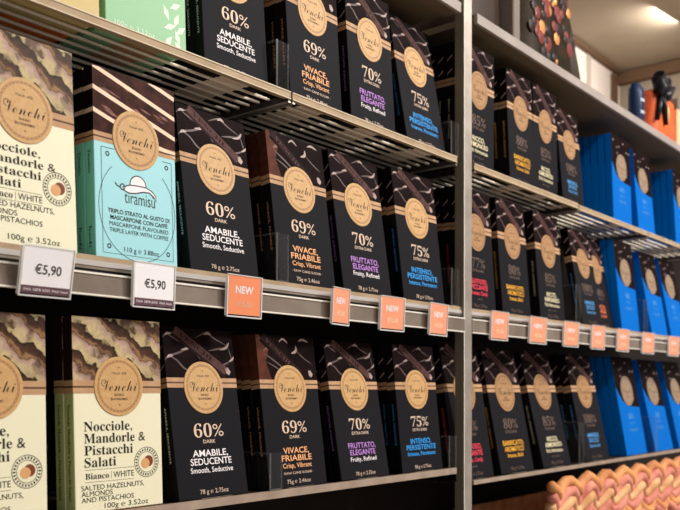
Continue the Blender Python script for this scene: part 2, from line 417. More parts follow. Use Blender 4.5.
def make_dark(kind):
    pct, sub, lines, small, col, extra, wt, pc = TX[kind]
    r = empty('chocolate_bar_box')
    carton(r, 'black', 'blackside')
    dark_picture(r, kind == '69')
    band(r, 10.55, 11.5)
    seal_parts(r, 10.55, 2 if pc == 'dimchamp' else 0)
    t = MB()
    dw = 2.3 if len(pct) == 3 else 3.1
    t.text(pct[:-1], -.7, 6.4, dw, 1.3, pc, .02, 'serif', -.008)
    t.text('%', -.7 + dw / 2 + .85, 6.4, 1.4, 1.2, pc, .02, '', -.004)
    t.text(sub, 0, 5.35, 1.6 if sub == 'DARK' else 3.2, .34, pc, .02, '', .01)
    t.build('percentage_lettering', r)
    t = MB()
    dz = 0 if kind == '60' else .35
    t.text(lines[0], 0, 4.25 - dz, .575 * len(lines[0]), .62, col, .02, '', .012)
    t.text(lines[1], 0, 3.45 - dz, .595 * len(lines[1]), .62, col, .02, '', .012)
    t.text(small, 0, 2.65 - dz, .325 * len(small), .5, 'white' if kind in ('60', '70') else col, .02, '', .008)
    t.build('flavour_lettering', r)
    t = MB()
    if extra: t.text(extra, 0, 1.5, .27 * len(extra), .26, pc, .02)
    t.text(wt, 0, .62, 3.7, .42, pc, .02)
    t.build('weight_lettering', r)
    t = MB(); t.text(' '.join(lines), T / 2, 6.1, 5.2, .24, col, .02, '', .0, 'C', HW)
    t.build('spine_lettering', r)
    return r

def make_blue():
    r = empty('chocolate_bar_box')
    carton(r, 'blue', 'blue')
    # chocolate picture whose lower edge swoops round the seal
    p = MB(); e = [(-HW, 11.2), (-HW + .9, 10.1), (-HW + 2.0, 9.0), (-HW + 3.4, 8.3), (HW - 3.6, 8.0), (HW - 1.6, 7.9), (HW, 7.8)]
    p.poly(e + [(HW, H), (-HW, H)], 'choc', .01)
    random.seed(3)
    for i in range(9):
        x = random.uniform(-HW + .8, HW - .6); z = random.uniform(12.2, 15.8)
        p.ribbon([(x - .3, z - .15), (x, z), (x + .25, z + .2)], [.05, .25, .05], 'glint', .016)
    p.poly([(1.9, 9.1), (2.4, 9.0), (2.5, 9.6), (2.1, 9.8)], 'glint', .02)
    p.build('picture_panel', r)
    seal_parts(r, 10.6, True, 'kraftdark', 2.5)
    t = MB(); t.text('46%', 0, 6.4, 2.4, .9, 'bluedim', .02, 'serif'); t.text('LATTE', 0, 5.2, 2.2, .35, 'bluedim', .02)
    t.text('FONDENTE', .2, 4.1, 3.6, .5, 'bluedim', .02)
    t.build('flavour_lettering', r)
    return r

def make_cream(big=False):
    r = empty('chocolate_bar_box')
    carton(r, 'cream', 'pistachio', 'orange')
    p = flat_picture(r, 'nut', 10.9, 'stickdark')
    p.build('picture_panel', r)
    band(r, 9.9, 11.0)
    seal_parts(r, 10.5, False, 'ink', 2.55)
    t = MB(); x = -HW + .95
    Z = (7.4, 6.52, 5.64, 4.76, 4.2, 3.35, 3.78, 3.05, 2.45, 1.9, .6, 4.9) if big else (7.15, 6.15, 5.15, 4.15, 3.52, 2.5, 3.0, 2.05, 1.55, 1.05, .45, 3.85)
    for s, z, w in (('Nocciole,', Z[0], 4.9), ('Mandorle &', Z[1], 6.3), ('Pistacchi', Z[2], 4.95), ('Salati', Z[3], 3.15)):
        t.text(s, x, z, w, .64 if big else .8, 'inkdark', .02, 'serif', .0, 'L')
    t.build('flavour_lettering', r)
    t = MB()
    t.ribbon([(x, Z[4]), (x + 5.0, Z[4])], .03, 'inkdark'); t.ribbon([(x, Z[5]), (x + 5.0, Z[5])], .03, 'inkdark')
    t.text('Bianco', x + .05, Z[6], 2.35, .5, 'inkdark', .02, 'serif', 0, 'L'); t.ribbon([(x + 2.65, Z[6] - .3), (x + 2.65, Z[6] + .3)], .03, 'inkdark'); t.text('WHITE', x + 2.85, Z[6], 2.15, .5, 'inkdark', .02, '', 0, 'L')
    t.text('SALTED HAZELNUTS,', x - .35, Z[7], 6.4, .42, 'inkdark', .02, '', 0, 'L')
    t.text('ALMONDS', x - .35, Z[8], 3.1, .42, 'inkdark', .02, '', 0, 'L'); t.text('AND PISTACHIOS', x - .35, Z[9], 5.3, .42, 'inkdark', .02, '', 0, 'L')
    t.text('100g ℮ 3.52oz', x + 1.9, Z[10], 4.6, .44, 'inkdark', .02, '', 0, 'L')
    t.build('description_lettering', r)
    e = MB(); cx, cz = HW - 1.75, Z[11]
    e.ring(cx, cz, 1.28, 1.33, 'inkdark', .018); e.ring(cx, cz, .88, .92, 'inkdark', .018)
    for i in range(26):
        a = 2 * PI * i / 26
        e.poly([(cx + (1.1 + d[0]) * math.cos(a) - d[1] * math.sin(a), cz + (1.1 + d[0]) * math.sin(a) + d[1] * math.cos(a)) for d in ((-.1, -.06), (.1, -.06), (.1, .06), (-.1, .06))], 'inkdark', .018)
    e.disc(cx + .22, cz + .08, .5, 'hazeldark', .016, 20); e.disc(cx - .14, cz - .1, .46, 'hazel', .02, 20)
    e.build('nut_emblem', r)
    t = MB(); t.text('Nocciole Mandorle e Pistacchi Salati', T / 2, 5.0, 8.0, .34, 'ink', .02, 'serif', 0, 'C', HW); t.build('spine_lettering', r)
    return r

def make_tiramisu():
    r = empty('chocolate_bar_box')
    carton(r, 'teal', 'tealside')
    z0 = 10.6
    p = flat_picture(r, 'tirapic', z0, 'blackside')
    q = lambda u, v: (-HW + u * W, H - v)
    # reddish cocoa patches
    random.seed(8)
    for i in range(16):
        u = random.uniform(.05, .85); v = random.uniform(.6, 4.8); l = random.uniform(.08, .2)
        p.ribbon([q(u, v), q(u + l / 2, v + l * 1.3), q(u + l, v + l * 2.6)], [.03, random.uniform(.1, .3), .03], 'tirared', .012)
    for v in (-1.9, -.05, 1.8, 3.75):
        a = q(0, v); b = q(1, v + 2.65)
        pts = [(a[0] + (b[0] - a[0]) * i / 12, a[1] + (b[1] - a[1]) * i / 12) for i in range(13)]
        up = [(x, min(z + .19, H)) for x, z in pts if z - .19 < H]; lo = [(x, max(z - .19, z0)) for x, z in pts if z - .19 < H]
        p.poly(lo + up[::-1], 'tirastripe', .016)
        if 0 < v: p.face([(-HW - .016, T, H - v - .19), (-HW - .016, 0, H - v - .19), (-HW - .016, 0, H - v + .19), (-HW - .016, T, H - v + .19)], 'tirastripe')
    p.build('picture_panel', r)
    band(r, 9.9, 10.75)
    seal_parts(r, 10.75, False, 'ink', 2.6)
    t = MB()
    # frame line, ellipse and corner rings
    a, b = -HW + .75, HW - .5
    t.ribbon([(a, 9.5), (a, .45), (b, .45), (b, 9.5)], .05, 'inkdark', .014)
    t.ribbon([(a, 9.5), (a + 1.4, 9.5)], .05, 'inkdark', .014); t.ribbon([(b - 1.1, 9.5), (b, 9.5)], .05, 'inkdark', .014)
    t.ribbon([(.1 + 4.25 * math.cos(x), 4.55 + 4.55 * math.sin(x)) for x in [PI * .73 + i * PI * (1.54) / 50 for i in range(51)]], .05, 'inkdark', .015)
    for x, z in ((a + .65, 9.0), (b - .6, 9.0), (a + .65, 1.05), (b - .6, 1.05)): t.ring(x, z, .12, .22, 'inkdark', .016, 14)
    t.build('frame_line', r)
    h = MB(); cx, cz = .05, 6.65
    brim = [(-1.6, -.25), (-.9, .02), (0, .1), (.9, .1), (1.6, -.1), (2.05, -.5), (2.12, -.98), (1.85, -.6), (1.3, -.3), (.6, -.36), (-.2, -.6), (-1.0, -.7), (-1.5, -.5)]
    crown = [(-.82, -.1)] + [(.08 + .9 * math.cos(x), .1 + .88 * math.sin(x)) for x in [PI - i * PI / 12 for i in range(13)]] + [(.98, -.1)]
    for pts, o in ((crown, .014), (brim, .018)):
        P = [(cx + x, cz + z) for x, z in pts]
        h.poly(P, 'white', o); h.ribbon(P, .1, 'inkdark', o + .003, True)
    h.ring(cx - 1.65, cz - .25, .2, .3, 'inkdark', .022, 14); h.ribbon([(cx - 1.9, cz - .3), (cx - 2.2, cz - .25), (cx - 2.45, cz)], .1, 'inkdark', .022)
    h.build('hat_emblem', r)
    t = MB()
    t.text('tiramisù', .3, 5.6, 3.4, 1.1, 'inkdark', .02, '', -.006)
    t.build('name_lettering', r)
    t = MB()
    for s, z, w, bo in (('TRIPLO STRATO AL GUSTO DI', 4.15, 6.9, .014), ('MASCARPONE CON CAFFÈ', 3.6, 6.4, .014), ('MASCARPONE FLAVOURED', 3.05, 6.6, 0), ('TRIPLE LAYER WITH COFFEE', 2.5, 6.6, 0)):
        t.text(s, .22, z, w, .36, 'inkdark', .02, '', bo)
    t.text('110 g ℮ 3.88oz', .4, .95, 3.9, .42, 'inkdark', .02)
    t.build('description_lettering', r)
    t = MB(); t.text('Tiramisù', T / 2, 9.0 - .8, 2.0, .34, 'ink', .02, 'serif', 0, 'C', HW); t.build('spine_lettering', r)
    t = MB(); t.text('Venchi', T / 2, 1.8, 2.0, .5, 'ink', .02, 'script', 0, 'C', HW); t.build('spine_brand_lettering', r)
    return r

def make_green():
    r = empty('chocolate_bar_box')
    carton(r, 'green', 'green', 'kraft')
    t = MB()
    t.text('100g ℮ 3.52oz', -1.4, .75, 4.4, .42, 'leaf', .02, '', 0)
    t.build('flavour_lettering', r)
    l = MB()
    for x, z, a in ((2.4, .8, .9), (3.5, 1.4, 1.9), (2.6, 2.2, .4), (3.6, .5, 2.3), (3.4, 3.0, 1.2), (2.2, 3.4, 2.0), (3.9, 2.2, .7), (3.3, 4.3, .5)):
        l.poly([(x + .75 * math.cos(a), z + .75 * math.sin(a)), (x + .3 * math.cos(a + 1.57), z + .3 * math.sin(a + 1.57)), (x - .75 * math.cos(a), z - .75 * math.sin(a)), (x + .3 * math.cos(a - 1.57), z + .3 * math.sin(a - 1.57))], 'leaf', .014)
    l.build('leaf_print', r)
    seal_parts(r, 10.5)
    return r
def make_plain(base):
    r = empty('chocolate_bar_box'); carton(r, base, base, base)
    b = MB(); b.box(-HW - .012, HW + .012, -.012, T + .012, 10.4, 11.4, 'kraft'); b.build('label_band', r)
    seal_parts(r, 10.5)
    t = MB(); t.text('Venchi', 0, 5.5, 4.5, 1.1, 'ink', .02, 'script'); t.build('name_lettering', r)
    return r

PROTO = {}
def proto(kind):
    if kind not in PROTO:
        PROTO[kind] = [make_cream(kind == 'creambig') if kind in ('cream', 'creambig') else make_tiramisu() if kind == 'tira' else make_blue() if kind == 'blue'
                       else make_green() if kind == 'green' else make_plain(kind) if kind in ('orange', 'khaki') else make_dark(kind), False]
    return PROTO[kind]
DESC = {'60': '60% dark chocolate box with white flavour words', '69': '69% dark chocolate box with amber flavour words and brown picture',
        '70': '70% dark chocolate box with violet flavour words', '75': '75% dark chocolate box with bright blue flavour words',
        'red': 'black chocolate box with red flavour words', 'yel': 'black chocolate box with yellow flavour words',
        'ivo': 'black chocolate box with ivory flavour words', 'azu': 'black chocolate box with pale blue flavour words',
        'cor': 'black chocolate box with orange flavour words', 'tira': 'aqua tiramisù chocolate box with a white hat drawing',
        'green': 'sage green chocolate box with white leaf print'}
SHORT = {'60': '60% black box', '69': '69% black box', '70': '70% violet-worded box', '75': '75% blue-worded box', 'yel': 'yellow-worded black box', 'ivo': 'ivory-worded black box', 'azu': 'pale-blue-worded black box', 'cor': 'orange-worded black box', 'tira': 'aqua tiramisù box', 'green': 'sage green box', 'red': 'red-worded black box', 'cream': 'cream nut box', 'khaki': 'khaki box', 'orange': 'orange box'}
SIDEKEEP = ('carton', 'picture_panel', 'label_band', 'spine_lettering', 'base_label', 'seal')
ORD = ['first', 'second', 'third', 'fourth', 'fifth']
def bar(kind, xl, w, z0, y0, lean, sc, where, behind=1, label=None, group=None, blabel=None, yaw=0):
    th = math.radians(lean)
    for k in range(behind + 1):
        P = proto(kind)
        if not P[1]: o = P[0]; P[1] = True
        else: o = dup(P[0])
        t = T * sc
        o.scale = (w / W * CM / CM, sc, sc)
        o.rotation_euler = (-th, 0, yaw)
        o.location = ((xl + w / 2) * CM, (y0 + k * (t / math.cos(th) + .1)) * CM, (z0) * CM)
        d = label or DESC[kind]
        if k == 0: tag(o, f'front {d} {where}', 'chocolate bar', group)
        else: tag(o, f'{ORD[k-1]} carton behind the front {blabel or SHORT.get(kind) or d} {where}', 'chocolate bar', group)

# rows -------------------------------------------------------------
MS, UP, LL, LR = 11.38, 31.42, -10.2, -12.3
G = {'m': 'chocolate boxes on the middle shelf', 'u': 'chocolate boxes on the upper shelf', 'l': 'chocolate boxes on the lower shelf'}
m_, u_, l_ = 'on middle shelf', 'on upper shelf', 'on lower shelf'
bar('creambig', 34.1, 9.1, MS, 0, 3, 1.03, m_, 0, 'cream nut chocolate box beside the aqua box', G['m'])
bar('tira', 45.0, 8.9, MS, 0, 2, 1.0, m_, 1, None, G['m'])
bar('60', 55.5, 9.1, MS, 0, 8, 1.0, m_, 1, None, G['m'])
bar('69', 67.7, 9.2, MS, 0, 7.5, 1.01, m_, 2, None, G['m'])
bar('70', 78.4, 9.3, MS, 0, 8.5, 1.03, m_, 2, None, G['m'])
bar('75', 90.3, 9.4, MS, 0, 7, 1.04, m_, 2, None, G['m'])
bar('red', 105.0, 8.8, MS, .2, 4, 1.05, m_, 4, 'black chocolate box with red words just past the post', G['m'])
bar('yel', 115.5, 8.8, MS, 0, 4.5, 1.06, m_, 2, None, G['m'])
bar('ivo', 127.7, 8.9, MS, 0, 5, 1.06, m_, 2, None, G['m'])
bar('azu', 143.6, 8.7, MS, 0, 10, 1.06, m_, 0, None, G['m'])
bar('cor', 152.5, 8.4, MS, 1.4, 10, 1.06, m_, 0, None, G['m'])
bar('blue', 161.0, 9.0, MS, 0, 6, 1.06, m_, 3, 'blue chocolate box next to the orange-worded black box', G['m'], 'blue box nearest the post')
bar('blue', 176.8, 9.2, MS, 0, 10, 1.06, m_, 4, 'blue chocolate box, middle of three blue columns', G['m'], 'blue box, middle of three blue columns')
bar('blue', 188.2, 9.2, MS, 0, 10, 1.06, m_, 2, 'blue chocolate box, furthest of three blue columns', G['m'], 'blue box, furthest of three blue columns')

bar('khaki', 36.2, 9.6, UP, .6, 2, 1.0, u_, 2, 'khaki chocolate box seen from below at left', G['u'])
bar('orange', 36.2, 9.6, UP, 4.2, 2, 1.0, u_, 3, 'orange chocolate box seen from below at left', G['u'])
bar('green', 46.4, 9.1, UP, .6, 2, 1.0, u_, 4, None, G['u'])
bar('60', 57.7, 8.8, UP - .2, .5, 4, .96, u_, 5, None, G['u'])
bar('69', 69.9, 8.8, UP, .5, 4, 1.0, u_, 5, None, G['u'])
bar('70', 80.4, 8.8, UP, .5, 4, 1.02, u_, 4, None, G['u'])
bar('75', 91.8, 9.0, UP, .5, 10, 1.06, u_, 4, None, G['u'])
bar('ivo', 104.9, 8.8, UP, .5, 0, 1.04, u_, 4, 'black chocolate box with ivory words just past the post', G['u'], 'ivory-worded box beside the post')
bar('yel', 118.6, 8.4, UP, .5, 2.5, 1.05, u_, 3, None, G['u'])
bar('ivo', 126.8, 8.4, UP, .7, 1, 1.04, u_, 2, 'black chocolate box with ivory words beside the yellow-worded one', G['u'], 'ivory-worded box beside the yellow-worded one')
bar('azu', 136.9, 8.3, UP, .5, 5, .98, u_, 2, None, G['u'])
bar('blue', 158.3, 9.0, UP, .5, 2, 1.0, u_, 4, 'blue chocolate box with deep blue side nearest the post', G['u'], 'blue box nearest the post')
bar('blue', 171.0, 9.0, UP, .5, 5, 1.0, u_, 2, 'blue chocolate box, middle of three blue columns', G['u'], 'blue box, middle of three blue columns')
bar('blue', 192.6, 9.0, UP, .5, 3, 1.0, u_, 4, 'blue chocolate box, furthest of three blue columns', G['u'], 'blue box, furthest of three blue columns')

bar('cream', 31.2, 9.2, LL, 0, 1.5, 1.0, l_, 0, 'cream nut chocolate box at the left edge', G['l'])
bar('cream', 43.0, 9.2, LL, 0, 2, 1.01, l_, 1, 'cream nut chocolate box beside the 60% box', G['l'])
bar('60', 54.1, 9.0, LL, 0, 9, 1.01, l_, 1, None, G['l'])
bar('69', 66.2, 9.2, LL, 0, 7.5, 1.0, l_, 2, None, G['l'])
bar('70', 78.0, 9.2, LL, 0, 10, 1.0, l_, 2, None, G['l'])
bar('75', 90.0, 9.2, LL, 0, 6, .99, l_, 2, None, G['l'])
bar('red', 103.2, 10.2, LR, .3, 9, 1.17, l_, 3, 'black chocolate box with red words just past the post', G['l'])
bar('yel', 115.7, 10.3, LR, .3, 11, 1.17, l_, 2, None, G['l'])
bar('ivo', 129.4, 10.2, LR, .3, 13, 1.18, l_, 1, None, G['l'])
bar('azu', 145.4, 10.4, LR, .3, 12, 1.18, l_, 2, None, G['l'])
bar('blue', 164.4, 10.5, LR, .3, 10, 1.18, l_, 4, 'blue chocolate box next to the pale-blue-worded black box', G['l'], 'blue box nearest the post')
bar('blue', 179.8, 10.5, LR, .3, 12, 1.18, l_, 1, 'blue chocolate box, middle of three blue columns', G['l'], 'blue box, middle of three blue columns')
bar('blue', 194.2, 10.5, LR, .3, 12, 1.18, l_, 1, 'blue chocolate box, furthest of three blue columns', G['l'], 'blue box, furthest of three blue columns')

# ------------------------------------------------------------------ shelving
def wire_shelf(x0, x1, z, label, nrod=9):
    r = empty('wire_shelf', ((x0 + x1) / 2, 0, z)); hw = (x1 - x0) / 2
    l = MB(); l.box(-hw, hw, -.35, .3, -.28, .42, 'lip'); l.box(-hw, hw, -.42, -.3, .36, .47, 'lipedge'); l.box(-hw, hw, -.42, -.3, -.34, -.25, 'lipedge')
    l.build('front_lip', r)
    for k in range(nrod):
        y = 2.5 + 1.52 * k
        t = MB(); t.tube([(-hw + .35, y, .12), (hw - .35, y, .12)], .17, 'rod', 10); t.build('rod', r)
    for s in (-1, 1):
        b = MB(); x = s * (hw - .18); b.box(x - .17, x + .17, -.3, 18.2, -.6, .1, 'rodend'); b.box(x - .2, x + .2, -.36, 18.2, -.72, -.58, 'metal'); b.build('end_bracket', r)
    b = MB(); b.box(-hw, hw, 17.8, 18.2, -.6, .3, 'rodend'); b.build('back_rail', r)
    return tag(r, label, 'shelf', 'wire shelf sections of the upper row')
wire_shelf(35.7, 69.0, 31.0, 'wire shelf section above the aqua tiramisù box')
wire_shelf(69.3, 102.2, 31.0, 'wire shelf section above the middle 69% to 75% boxes')
wire_shelf(106.7, 140.8, 31.0, 'wire shelf section just past the steel post')
wire_shelf(141.1, 173.2, 30.85, 'wire shelf section under the first blue boxes')
wire_shelf(173.5, 207, 30.85, 'wire shelf section at the far right under blue boxes')

def rail_shelf(x0, x1, z, label):
    r = empty('display_shelf', ((x0 + x1) / 2, 0, z)); hw = (x1 - x0) / 2
    b = MB(); b.box(-hw, hw, -.1, 18, -.6, -.2, 'board'); b.build('board', r)
    b = MB(); b.box(-hw, hw, -.35, -.1, -.5, -.05, 'lip'); b.build('front_lip', r)
    b = MB(); b.box(-hw, hw, -.5, -.3, -.95, -.5, 'strip'); b.box(-hw, hw, -.42, -.25, -1.22, -.95, 'fascia'); b.build('frosted_strip', r)
    b = MB(); b.box(-hw, hw, -.3, .2, -1.75, -1.2, 'gap'); b.build('groove', r)
    b = MB(); b.box(-hw, hw, -.85, -.6, -3.4, -1.72, 'fascia'); b.box(-hw, hw, -.95, -.2, -1.72, -1.56, 'edge'); b.box(-hw, hw, -.95, -.5, -3.5, -3.36, 'edge'); b.build('fascia', r)
    return tag(r, label, 'shelf')
rail_shelf(20, 103.3, 11.42, 'middle display shelf with metal fascia left of the post')
rail_shelf(105.3, 207, 11.42, 'middle display shelf with metal fascia right of the post')
# lower shelves
for x0, x1, z, lab in ((20, 102.2, -10.25, 'lower display shelf left of the steel post'), (106.7, 207, -12.35, 'lower display shelf with thin pale edge right of the post')):
    r = empty('display_shelf', ((x0 + x1) / 2, 0, z)); hw = (x1 - x0) / 2
    b = MB(); b.box(-hw, hw, .1, 18, -.75, -.15, 'board'); b.build('board', r)
    b = MB(); b.box(-hw, hw, -.3, .1, -.62 if x0 > 100 else -.85, -.05, 'lowlip'); b.build('front_edge', r)
    tag(r, lab, 'shelf')
# top shelf (solid)
for x0, x1, lab in ((20, 102.3, 'unseen solid top shelf board added for shade left of the post'), (106.6, 250, 'solid grey-edged top shelf board right of the post')):  # left board is unseen, added to keep the upper row's shading consistent
    r = empty('top_shelf', ((x0 + x1) / 2, 0, 50.7)); hw = (x1 - x0) / 2
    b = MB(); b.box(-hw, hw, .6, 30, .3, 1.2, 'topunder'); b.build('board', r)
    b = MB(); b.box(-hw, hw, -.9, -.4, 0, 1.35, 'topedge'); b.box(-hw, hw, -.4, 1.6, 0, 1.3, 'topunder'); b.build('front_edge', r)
    tag(r, lab, 'shelf')
# upright post
r = empty('upright_post', (104.2, 0, -118))
b = MB(); b.box(-1.0, 1.0, -.82, -.72, 0, 225, 'metal'); b.box(-1.0, -.86, -.83, -.7, 0, 225, 'edge'); b.build('front_face', r)
b = MB(); b.box(-.98, .98, -.72, .62, 0, 225, 'metalshade'); b.build('tube', r)
b = MB()
for i in range(70): b.box(-.9, .9, .62, .66, 2 + i * 3.1, 3.2 + i * 3.1, 'gap')
b.build('slot_strip', r)
tag(r, 'vertical grey steel upright post between the two shelf bays', 'post')

# dividers
def divider(x, z, label, h=5.0, d=9.0, tab=1.7, sc=1):
    r = empty('shelf_divider', (x, -.25, z), (0, 0, 0), (sc, sc, sc))
    b = MB(); b.box(-.08, .08, 0, d, 0, h, 'acrylic'); b.build('side_panel', r)
    b = MB(); b.box(-.09, .09, -.02, d, h - .12, h + .04, 'acrylicedge'); b.box(-.1, .1, -.05, .06, 0, h, 'acrylicedge'); b.build('bright_edge', r)
    b = MB(); b.box(-.08, tab, -.08, .02, 0, h, 'acrylic'); b.box(tab - .08, tab, -.1, .03, .1, h, 'acrylicedge'); b.box(-.08, tab, -.1, .03, -.02, .12, 'acrylicedge'); b.build('front_tab', r)
    return tag(r, label, 'shelf divider', 'clear acrylic shelf dividers')
divider(67.0, 11.4, 'clear acrylic divider between the middle 60% and 69% boxes')
divider(67.0, 31.4, 'clear acrylic divider between the upper 60% and 69% boxes')
divider(66.0, -10.2, 'clear acrylic divider between the lower 60% and 69% boxes', 3.8)
divider(101.0, 11.4, 'clear acrylic divider beside the middle 75% box near the post')
divider(100.4, -11, 'clear acrylic divider beside the lower 75% box near the post', 5)
divider(100.9, 31.4, 'clear acrylic divider beside the upper 75% box near the post', 4.6)
divider(140.2, 11.4, 'clear acrylic divider between middle ivory-worded and pale-blue-worded boxes', 6.5)
divider(141.5, -12.3, 'clear acrylic divider between lower ivory-worded and pale-blue-worded boxes', 7)
divider(171.6, 11.4, 'clear acrylic divider between two middle blue boxes', 6.5)
divider(177.6, -12.3, 'clear acrylic divider between two lower blue boxes', 7)

# price tags
def tag_proto(kind):
    w, h = (4.6, 4.0) if kind == 'w' else (3.7, 3.75)
    hw = w / 2
    r = empty('price_tag')
    b = MB(); b.box(-hw + .15, hw - .15, .0, .05, .25, h - .1, 'tagwhite' if kind == 'w' else 'tagorange' if kind == 'o' else 'tagpeach'); b.build('card', r)
    t = MB()
    if kind == 'w':
        t.box(-hw + .15, hw - .15, -.01, .0, .25, .85, 'tagstrip')
        t.text('€5,90', .05, 2.15, 2.35, .72, 'inkdark', .012, '', .018)
        for i, x in enumerate((-1.6, -.75, .05, .9, 1.65)): t.text(('ITALIA', '1878', 'BUONO', 'ITALIA', 'Venchi')[i], x, .55, .66, .18, 'white', .016, '', .01)
    else:
        t.text('NEW', -.05, 2.45, 1.9, .62, 'white', .012, '', .03)
        t.text('€5,50', .05, 1.2, 1.6, .42, 'champagne' if kind == 'o' else 'ivory', .012)
    t.build('lettering', r)
    b = MB(); b.box(-hw, hw, -.07, -.03, .05, h, 'acrylic')
    b.box(-hw, hw, -.09, .12, 0, .12, 'holderedge'); b.box(-hw, hw, -.09, .1, h - .07, h, 'holderedge')
    b.box(-hw - .06, -hw + .05, -.09, .25, .1, h - .2, 'holderedge'); b.box(hw - .09, hw, -.09, .12, 0, h, 'holderedge')
    b.build('holder', r)
    b = MB(); b.box(-hw + .3, hw - .3, .1, .45, h * .42, h * .5, 'acrylicedge'); b.build('clip', r)
    return r
TP = {}
tags = [('w', 39.3, 7.55, 0, 'white €5,90 price tag below the cream nut box'), ('w', 50.1, 7.45, 0, 'white €5,90 price tag below the aqua tiramisù box'),
        ('o', 61.2, 7.35, 0, 'orange NEW price tag below the middle 60% box'), ('p', 76.1, 7.5, .16, 'turned orange NEW price tag below the middle 69% box'),
        ('p', 85.9, 7.35, 0, 'peach NEW price tag below the middle 70% box'), ('p', 96.0, 7.3, .1, 'peach NEW price tag below the middle 75% box, left of post'),
        ('p', 112.0, 7.4, 0, 'peach NEW price tag, first right of the post'), ('p', 124.0, 7.4, 0, 'peach NEW price tag below middle yellow-worded box'),
        ('p', 135.8, 7.4, 0, 'peach NEW price tag below middle ivory-worded box'), ('p', 146.7, 7.4, 0, 'peach NEW price tag below middle pale-blue-worded box'),
        ('p', 158.0, 7.4, 0, 'peach NEW price tag below the first middle blue box'), ('p', 170.8, 7.4, 0, 'peach NEW price tag between first and second middle blue boxes'),
        ('p', 185.4, 7.4, 0, 'peach NEW price tag furthest right on the middle shelf')]
for k, x, z, yaw, lab in tags:
    if k not in TP: TP[k] = o = tag_proto(k)
    else: o = dup(TP[k])
    s = 1.0 if k == 'w' else 1.27 if k == 'o' else 1.0 if x < 80 else 1.32 if x < 115 else 1.5 if x < 165 else 1.65
    o.location = (x * CM, -1.3 * CM, (z - .22) * CM); o.rotation_euler = (.2 if x < 45 else .05, 0, yaw); o.scale = (s, 1, 1.0 if k == 'w' else 1.1)
    tag(o, lab, 'price tag', 'price tags along the middle shelf')

# ------------------------------------------------------------------ top shelf goods
K['bagbrown'] = mat('brown_gift_bag', (50, 38, 22), .5, spec=.05, noise=((30, 21, 13), 30))
K['bagdark'] = mat('dark_gift_bag', (52, 36, 28), .5)
K['candygold'] = mat('gold_wrapper_print', (204, 140, 84), .35, metal=.3)
K['candyred'] = mat('red_wrapper_print', (120, 48, 44), .4)
K['candydark'] = mat('dark_wrapper_print', (34, 20, 18), .4)
K['navy'] = mat('navy_pack', (22, 40, 74), .4)
K['navymark'] = mat('pale_mark_print', (176, 186, 204), .5)
K['orangebag'] = mat('orange_gift_bag', (224, 104, 52), .5, noise=((200, 84, 44), 25))
K['ribbonblack'] = mat('black_ribbon', (24, 22, 30), .35)
K['peach'] = mat('peach_paper', (244, 190, 150), .5)
K['packwhite'] = mat('pale_pack', (120, 110, 102), .5)
def bag(name, x0, x1, y0, y1, z0, h, taper, k, label, cat):
    r = empty(name, ((x0 + x1) / 2, (y0 + y1) / 2, z0)); hx, hy = (x1 - x0) / 2, (y1 - y0) / 2
    n = 10; b = MB(); rings = []
    for i in range(n + 1):
        t = i / n; sx = hx * (1 - taper * t) * (1 + .02 * math.sin(t * 9)); sy = hy * (1 - (taper + .1) * t * t)
        rings.append([(sx * c[0] * (1 + .03 * math.sin(5 * t + c[1] * 3)), sy * c[1], h * t) for c in ((-1, -.92), (-.5, -1.03), (0, -1), (.5, -1.03), (1, -.92), (1.03, 0), (1, .95), (0, 1), (-1, .95), (-1.03, 0))])
    m = 10; vs = [p for R in rings for p in R]
    fs = [(i * m + j, i * m + (j + 1) % m, (i + 1) * m + (j + 1) % m, (i + 1) * m + j) for i in range(n) for j in range(m)]
    fs += [tuple(range(m - 1, -1, -1)), tuple(n * m + j for j in range(m))]
    b.mesh(vs, fs, k, True); b.build('bag_body', r)
    tag(r, label, cat); return r, hx, hy
zt = 51.93
r, hx, hy = bag('gift_bag', 124.5, 149, 2, 12, zt, 18, .36, 'bagbrown', 'brown speckled gift bag on the top shelf right of the post', 'gift bag')
b = MB(); random.seed(12)
for i in range(80):
    x = random.uniform(-.92, .92) * hx * .72; z = random.uniform(2.5, 17); rr = random.uniform(.5, 1.25)
    if z < 6.5 and x > .05 * hx: continue
    n = 7; k = random.choice(['candygold', 'candyred', 'candydark', 'candydark', 'candyred'])
    y = -hy * (1 - (.46) * (z / 18) ** 2) * 1.03 - .1
    vs = [(x + rr * math.cos(2 * PI * j / n), y, z + rr * math.sin(2 * PI * j / n)) for j in range(n)] + [(x, y - .25, z + .1)]
    b.mesh(vs, [(j, (j + 1) % n, n) for j in range(n)], k, True)
b.build('candy_print', r)
b = MB(); b.tube([(-hx * .4, -.5, 17.5), (-hx * .38, -.6, 21), (-hx * .1, -.6, 23), (hx * .1, -.6, 23), (hx * .38, -.6, 21), (hx * .4, -.5, 17.5)], .3, 'bagdark', 8); b.build('handle', r)
r, hx, hy = bag('gift_bag', 108.5, 121.0, 3, 13, zt, 24, .05, 'bagdark', 'plain dark brown gift bag on the top shelf beside the post', 'gift bag')
b = MB(); b.tube([(-3, 0, 23.6), (-2.6, 0, 28), (0, 0, 30), (2.6, 0, 28), (3, 0, 23.6)], .25, 'candydark', 8); b.build('handle', r)
r = empty('slim_box', (122.6, 4, zt)); b = MB(); b.bbox(-1.1, 1.1, -2.5, 5, 0, 21, 'packwhite', .15); b.build('carton', r)
b = MB(); b.box(-.7, .7, -2.53, -2.5, 12, 19, 'cubby'); b.build('label', r); tag(r, 'slim pale box between the two brown gift bags', 'box')
r = empty('navy_tin', (178.6, 4.0, zt)); b = MB()
n = 16; prof = [(0, 3.6), (.4, 3.9), (15.5, 4.0), (17.5, 3.7), (18.6, 2.7), (19.5, 2.4)]
vs = [(q * 1.12 * math.cos(2 * PI * j / n), q * .8 * math.sin(2 * PI * j / n), z) for z, q in prof for j in range(n)]
